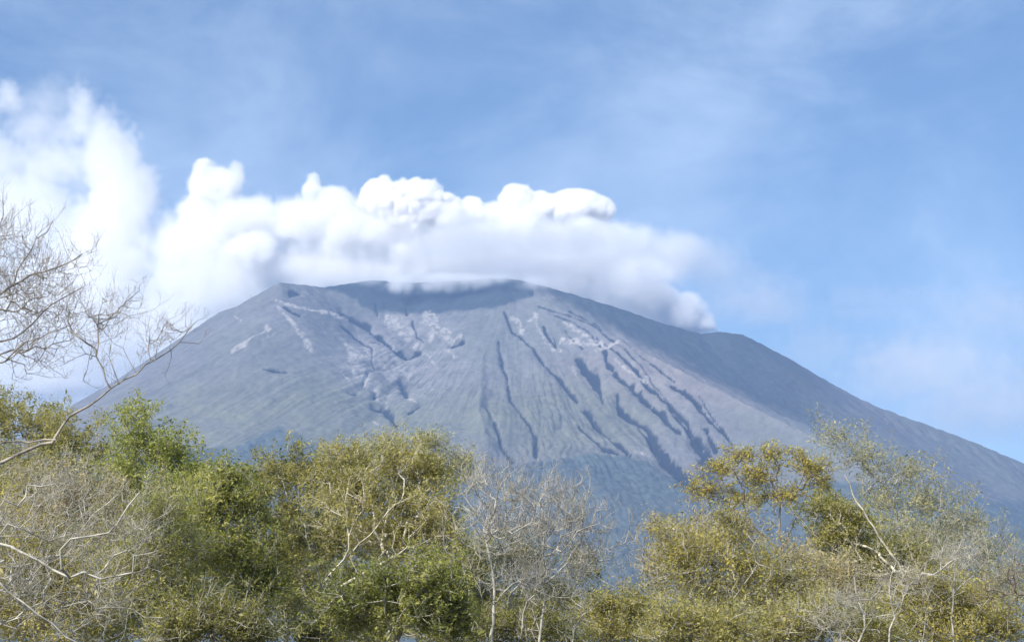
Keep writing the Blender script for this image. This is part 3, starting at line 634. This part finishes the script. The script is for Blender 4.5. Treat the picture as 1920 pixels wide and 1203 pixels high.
    tree('leafy_tree', 'thin pale crowned tree whose top stands against the grey slope', 760, 100, [([(790, 1240), (780, 1060), (770, 950)], .16, .09, 0)],
         [(735, 836, 45, 22), (695, 855, 50, 24), (800, 838, 55, 22), (850, 872, 50, 28), (790, 885, 70, 30)], n=380, leaf='sage', bark='grey', lsize=.065, lper=3, keep=.65, tint=(.5, .25), spread=.18, tw_len=.6)
    tree('bare_tree', 'bare grey tree right of the middle with upright forked stems', 930, 70,
         [([(925, 1250), (924, 1150), (926, 1090), (918, 1040), (912, 1015)], .10, .04, 0), ([(926, 1080), (932, 1040), (938, 1025)], .04, .025, .4), ([(1000, 1260), (1015, 1180), (1020, 1080), (1018, 1010), (1020, 960)], .06, .03, 0),
          ([(885, 1260), (882, 1160), (880, 1100), (868, 1065)], .05, .03, .6), ([(975, 1203), (985, 1130), (1005, 1115)], .03, .015, -.5), ([(1018, 1100), (1060, 1060), (1095, 1000)], .025, .012, 0), ([(1060, 1260), (1085, 1160), (1140, 1110), (1175, 1085)], .03, .014, .5)],
         [(960, 930, 90, 50), (1000, 990, 120, 80), (920, 990, 60, 80), (1080, 980, 70, 60), (1100, 1050, 70, 60), (1000, 1090, 100, 60), (900, 900, 40, 35), (1040, 930, 60, 40)], n=1050, bark='grey', limb='grey', per_twig=2, tw_len=.48, up=.5, gens=2, thick=.0085, tip=.010)
    tree('leafy_tree', 'small sparse green tree mixed among bare grey stems', 960, 82, [([(965, 1240), (960, 1140)], .1, .06, 0)],
         [(970, 1050, 70, 45), (1040, 1110, 60, 40), (900, 1120, 50, 40), (1090, 1060, 40, 30)], n=300, leaf='olive', lsize=.06, lper=3, keep=.7, tint=(.3, .25), spread=.16)
    tree('leafy_tree', 'low olive tree in the gap right of the bare grey tree', 1140, 88, [([(1145, 1250), (1140, 1190)], .12, .08, 0)],
         [(1130, 1145, 55, 35), (1190, 1140, 50, 34), (1160, 1185, 90, 35)], n=300, leaf='olive', lsize=.065, lper=4, tint=(.5, .25), spread=.13)
    tree('leafy_tree', 'tall tree on the right with flat olive tufts on dark stems', 1480, 92,
         [([(1500, 1250), (1482, 1120), (1468, 1040), (1463, 990), (1462, 950), (1450, 900)], .13, .035, 0), ([(1468, 1035), (1440, 1010), (1410, 980), (1385, 955), (1340, 925)], .05, .02, 0), ([(1466, 1030), (1500, 960), (1520, 900)], .035, .018, 1)],
         [(1390, 856, 46, 15), (1450, 852, 34, 15), (1520, 882, 46, 22), (1500, 862, 30, 12), (1430, 895, 50, 26), (1330, 920, 46, 15), (1395, 935, 50, 18), (1540, 905, 28, 16), (1300, 912, 20, 8), (1470, 930, 60, 20), (1360, 880, 60, 16)], n=460, leaf='yellow', bark='brown', lsize=.065, lper=2, keep=.8, tint=(.52, .25), spread=.11, tw_len=.35, up=.1)
    tree('leafy_tree', 'dark green tree right of centre crossed by a long pale branch', 1620, 84,
         [([(1760, 1260), (1735, 1150), (1700, 1085), (1662, 1025), (1630, 975), (1600, 925), (1585, 890)], .09, .03, -2.2), ([(1640, 1080), (1590, 1010), (1560, 970)], .03, .02, -1.5)],
         [(1555, 960, 44, 26), (1600, 985, 40, 30), (1610, 1040, 52, 36), (1560, 1010, 40, 28), (1660, 1060, 60, 40), (1720, 1070, 50, 35)], n=520, leaf='olive', bark='pale', lsize=.068, lper=4, tint=(.36, .3), spread=.12)
    tree('leafy_tree', 'large airy grey green tree on the right reaching up the slope', 1720, 104, [([(1730, 1250), (1725, 1100), (1700, 1000), (1650, 900)], .2, .06, 0), ([(1616, 930), (1617, 890), (1622, 860)], .04, .02, 0)],
         [(1570, 822, 42, 26), (1620, 860, 50, 32), (1690, 890, 60, 30), (1735, 940, 80, 36), (1790, 985, 60, 40), (1740, 1010, 110, 50), (1840, 1040, 50, 40), (1660, 940, 50, 40)], n=600, leaf='sage', bark='grey', lsize=.07, lper=3, keep=.62, tint=(.5, .28), spread=.2, tw_len=.65)
    tree('leafy_tree', 'tan and yellow tree at the lower right of centre', 1360, 76, [([(1370, 1250), (1365, 1160), (1360, 1100)], .13, .08, 0), ([(1400, 1203), (1330, 1150), (1290, 1110)], .03, .015, -2), ([(1540, 1203), (1500, 1160), (1450, 1120)], .03, .015, -2)],
         [(1330, 1040, 80, 50), (1280, 1060, 60, 60), (1400, 1070, 80, 50), (1340, 1110, 110, 50), (1460, 1100, 70, 45), (1360, 985, 50, 30), (1250, 1010, 30, 30)], n=640, leaf='yellow', bark='grey', lsize=.058, lper=3, keep=.8, tint=(.35, .35), spread=.15)
    tree('leafy_tree', 'dry brownish tree behind the tan and yellow one', 1300, 90, [([(1310, 1250), (1305, 1120), (1300, 1050)], .12, .07, 0)],
         [(1300, 1010, 70, 40), (1370, 1000, 60, 34), (1250, 1060, 50, 50), (1240, 985, 30, 16)], n=420, leaf='dry', lsize=.06, lper=3, keep=.7, tint=(.5, .3), spread=.17)
    tree('bare_tree', 'forked pale bare tree at the bottom right, upright stems', 1620, 62,
         [([(1610, 1250), (1616, 1180), (1618, 1140), (1610, 1110), (1600, 1080)], .055, .03, 0), ([(1617, 1130), (1640, 1115), (1665, 1108)], .025, .012, 0), ([(1650, 1240), (1680, 1155), (1668, 1120), (1668, 1085), (1685, 1055)], .04, .02, .3),
          ([(1580, 1203), (1575, 1170), (1535, 1145), (1530, 1120)], .03, .016, .2), ([(1730, 1240), (1732, 1140), (1734, 1070)], .03, .015, .4), ([(1790, 1240), (1785, 1140), (1790, 1080), (1800, 1010)], .035, .015, .6), ([(1785, 1110), (1830, 1070), (1860, 1030)], .02, .011, .6)],
         [(1600, 1130, 90, 50), (1700, 1090, 80, 60), (1800, 1040, 80, 60), (1560, 1170, 60, 40)], n=420, bark='grey', per_twig=2, tw_len=.4, up=.3, gens=2, thick=.0055, tip=.006)
    tree('leafy_tree', 'yellow tinged tree at the bottom right corner', 1820, 72, [([(1830, 1260), (1825, 1190)], .12, .08, 0)],
         [(1810, 1140, 70, 45), (1740, 1110, 60, 40), (1870, 1180, 70, 40), (1700, 1160, 70, 45), (1780, 1190, 90, 40)], n=480, leaf='yellow', lsize=.055, lper=4, tint=(.36, .32), spread=.14)
    tree('bare_tree', 'thin dark bare tree cut by the right edge', 1990, 58, [([(1990, 1240), (1960, 1120), (1925, 1108), (1905, 1120), (1886, 1142), (1887, 1185)], .04, .016, 0)],
         [(1900, 1080, 50, 60), (1850, 1110, 30, 40), (1950, 1040, 50, 50)], n=160, bark='brown', per_twig=1, tw_len=.4, up=.3, gens=2, thick=.006)
    tree('leafy_tree', 'olive tree at the bottom edge below the forked pale stems', 1560, 68, [([(1560, 1280), (1560, 1230)], .12, .08, 0)],
         [(1540, 1160, 90, 40), (1460, 1180, 80, 36), (1620, 1190, 80, 36)], n=380, leaf='olive', lsize=.055, lper=4, tint=(.48, .3), spread=.13)
    tree('leafy_tree', 'olive green tree at the bottom edge below the tan tree', 1330, 64, [([(1330, 1280), (1335, 1240)], .1, .07, 0)],
         [(1340, 1185, 80, 32), (1260, 1175, 60, 32)], n=280, leaf='olive', lsize=.052, lper=4, tint=(.5, .3), spread=.13)
    tree('leafy_tree', 'dim grey green tree at the bottom edge behind bare stems', 900, 76, [([(880, 1280), (880, 1230)], .1, .07, 0)],
         [(840, 1190, 60, 35), (920, 1180, 70, 35), (1010, 1185, 80, 35), (600, 1190, 80, 40), (690, 1195, 60, 30)], n=420, leaf='olive', lsize=.06, lper=4, tint=(.22, .25), spread=.14)
    tree('leafy_tree', 'straw coloured dry tree behind the crooked pale limbs', 60, 66, [([(70, 1240), (60, 1130), (60, 1060)], .12, .07, 0)],
         [(60, 1060, 100, 60), (-20, 1130, 80, 60), (150, 1120, 90, 60), (60, 1170, 110, 50), (-30, 1000, 80, 60)], n=620, leaf='yellow', lsize=.055, lper=3, tint=(.45, .3), spread=.14, tw_len=.5)
    tree('leafy_tree', 'sparse khaki tree filling the space left of the yellow green one', 280, 70, [([(285, 1240), (280, 1140), (275, 1060)], .12, .07, 0)],
         [(260, 1050, 90, 60), (330, 1020, 60, 60), (240, 1130, 90, 60), (330, 1120, 70, 60), (200, 1180, 90, 40), (300, 970, 60, 50)], n=620, leaf='fresh', lsize=.062, lper=3, tint=(.6, .3), spread=.14, tw_len=.5)
    tree('leafy_tree', 'brown olive tree at the far left edge below the limb', -20, 84, [([(-10, 1240), (-10, 1100), (0, 1000)], .14, .08, 0)],
         [(20, 930, 90, 70), (-60, 1000, 80, 70), (90, 960, 70, 50)], n=480, leaf='olive', lsize=.065, lper=3, tint=(.5, .3), spread=.16, tw_len=.55)
    tree('leafy_tree', 'grey green tree thick with twigs behind the forked pale stems', 1720, 86, [([(1720, 1250), (1715, 1150), (1710, 1060)], .14, .08, 0)],
         [(1700, 1010, 70, 40), (1780, 1075, 90, 50), (1850, 1110, 60, 50), (1690, 1110, 80, 50), (1620, 1130, 60, 50), (1905, 1095, 50, 50), (1780, 1130, 80, 40)], n=560, leaf='sage', lsize=.06, lper=2, keep=.8, tint=(.45, .3), spread=.16, tw_len=.6)
    tree('leafy_tree', 'khaki tree low at the bottom between the tan tree and the forked stems', 1500, 80, [([(1500, 1250), (1500, 1150)], .12, .08, 0)],
         [(1500, 1060, 50, 30), (1530, 1110, 70, 40), (1460, 1140, 60, 40), (1590, 1090, 40, 40)], n=420, leaf='dry', lsize=.06, lper=3, tint=(.7, .3), spread=.15)
    tree('leafy_tree', 'dark shaded tree low behind the yellow green ones left of centre', 450, 112, [([(450, 1245), (450, 1150)], .16, .1, 0)],
         [(300, 1120, 120, 60), (430, 1150, 120, 50), (550, 1130, 90, 60), (640, 1120, 80, 60), (520, 1050, 110, 60), (360, 1040, 90, 60)], n=620, leaf='olive', lsize=.09, lper=4, tint=(.3, .3), spread=.2, tw_len=.7)
    tree('leafy_tree', 'olive tree low behind the bare grey stems in the middle', 800, 112, [([(800, 1245), (800, 1170)], .16, .1, 0)],
         [(700, 1150, 110, 50), (820, 1090, 100, 60), (900, 1150, 100, 45), (1010, 1160, 90, 36), (880, 1050, 50, 50)], n=560, leaf='olive', lsize=.09, lper=4, tint=(.38, .3), spread=.2, tw_len=.7)
    tree('leafy_tree', 'olive tree low behind the thickets at the lower left edge', 120, 108, [([(120, 1245), (120, 1150)], .16, .1, 0)],
         [(60, 1130, 130, 60), (180, 1110, 110, 70), (200, 1000, 90, 60), (60, 1030, 110, 60)], n=560, leaf='fresh', lsize=.09, lper=4, tint=(.3, .3), spread=.2, tw_len=.7)
    tree('leafy_tree', 'broad olive tree low behind the twiggy growth at the right', 1600, 114, [([(1600, 1245), (1600, 1150)], .16, .1, 0)],
         [(1400, 1150, 120, 50), (1550, 1120, 120, 60), (1680, 1130, 110, 50), (1820, 1150, 110, 50), (1640, 1060, 80, 50)], n=560, leaf='olive', lsize=.09, lper=4, tint=(.4, .3), spread=.2, tw_len=.7)

# ------------------------------------------------------------------ gas added to shade the cloud belly, and far cloud
if True:
    ash = [(900, 455, 190, 52, 130, -60, 0.0072, .8, .6), (1060, 455, 160, 56, 130, -60, 0.0086, .8, .6), (1170, 470, 110, 48, 120, -60, 0.0058, .9, .6), (980, 500, 230, 42, 130, -60, 0.0072, .8, .6), (1290, 480, 90, 36, 110, -60, 0.0022, 1., .6), (1120, 540, 50, 22, 90, -60, 0.0058, 1., .6), (760, 480, 120, 40, 110, -60, 0.0029, 1., .6)]  # puffs added to darken the belly of the bank as shade would
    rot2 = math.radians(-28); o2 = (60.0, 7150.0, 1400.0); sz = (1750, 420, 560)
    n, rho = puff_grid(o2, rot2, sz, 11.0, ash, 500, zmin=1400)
    m_ = cloud_mat('shading gas', 1.0, 0.2)
    m_.node_tree.nodes['Principled Volume'].inputs['Color'].default_value = (.80, .815, .85, 1)  # the belly's shade is put into this darker colour
    ao = volume_obj('belly_shade_cloud', m_, (-sz[0] / 2, -sz[1] / 2, 0.0), n, 11.0, rho, o2, rot2)
    tag(ao, 'soft shading gas added in front of the white bank to darken its belly', 'added shade cloud', kind='stuff')
    far = [(60, 700, 240, 120, 400, 0, .007, .9, .35), (-60, 770, 260, 120, 400, 0, .007, .9, .35), (190, 735, 150, 80, 400, 0, .006, .9, .35)]
    o3 = (-3100.0, 11000.0, 1500.0); sz = (2600, 1200, 1000)
    n, rho = puff_grid(o3, 0.0, sz, 26.0, far, 600)
    fo = volume_obj('distant_cloud', cloud_mat('far cloud', 1.0, 0.25), (-sz[0] / 2, -sz[1] / 2, 0.0), n, 26.0, rho, o3, 0.0)
    tag(fo, 'pale cloud low behind the left slope and the bare tree', 'cloud', kind='stuff')
    far = [(1740, 690, 260, 90, 500, 0, .0032, 1.3, .7), (1860, 760, 220, 110, 500, 0, .0040, 1.3, .6), (1620, 560, 220, 60, 500, 0, .0010, 1.3, .7), (1520, 670, 160, 90, 500, 0, .0014, 1.3, .7), (1880, 600, 180, 90, 500, 0, .0016, 1.3, .8)]
    o3 = (2700.0, 11500.0, 1500.0); sz = (3600, 1300, 1100)
    n, rho = puff_grid(o3, 0.0, sz, 30.0, far, 700)
    fo = volume_obj('distant_cloud', cloud_mat('far veil', 1.0, 0.25), (-sz[0] / 2, -sz[1] / 2, 0.0), n, 30.0, rho, o3, 0.0)
    tag(fo, 'faint pale veil of cloud low over the right slope', 'cloud', kind='stuff')

# ------------------------------------------------------------------ steam that hangs over the rim
if True:
    veil = [(690, 524, 60, 16, 60, 0, .02, 1.1, .6), (755, 530, 46, 24, 60, 0, .04, 1.1, .55), (825, 526, 70, 24, 60, 0, .035, 1.1, .6), (885, 521, 70, 23, 60, 0, .035, 1.1, .6), (1010, 530, 60, 20, 60, 0, .028, 1.1, .6), (945, 518, 60, 18, 60, 0, .03, 1.1, .6)]
    size = (1100, 150, 110)
    org = (-170.0, 6130.0, ZTOP - 108.0)
    n, rho = puff_grid(org, math.radians(4), size, 6.0, veil, 300)
    rho *= sstep((n[2] - 1 - np.arange(n[2])) / 4.0)[None, None, :]
    vo = volume_obj('steam', cloud_mat('thin steam', 1.0, 0.25), (-size[0] / 2, -size[1] / 2, 0.0), n, 6.0, rho, org, math.radians(4))
    tag(vo, 'thin white steam spilling over the dark crater rim', 'steam', kind='stuff')

# ------------------------------------------------------------------ haze
def haze():
    z0, z1 = -12.0, ZTOP + 8
    xs, ys = (-9000, 9000), (-800, 12500)
    v = np.array([(x, y, z) for z in (z0, z1) for (x, y) in ((xs[0], ys[0]), (xs[1], ys[0]), (xs[1], ys[1]), (xs[0], ys[1]))], float)
    f = np.array([(3, 2, 1, 0), (4, 5, 6, 7), (0, 1, 5, 4), (1, 2, 6, 5), (2, 3, 7, 6), (3, 0, 4, 7)])
    m, t = new_mat('haze')
    o_ = t.nodes.new('ShaderNodeOutputMaterial'); v_ = t.nodes.new('ShaderNodeVolumePrincipled')
    v_.inputs['Color'].default_value = (.34, .56, 1, 1); v_.inputs['Density'].default_value = 0.68e-4; v_.inputs['Anisotropy'].default_value = 0.0
    t.links.new(v_.outputs[0], o_.inputs['Volume'])
    tag(mesh_obj('haze', v, f, m), kind='stuff')
haze()
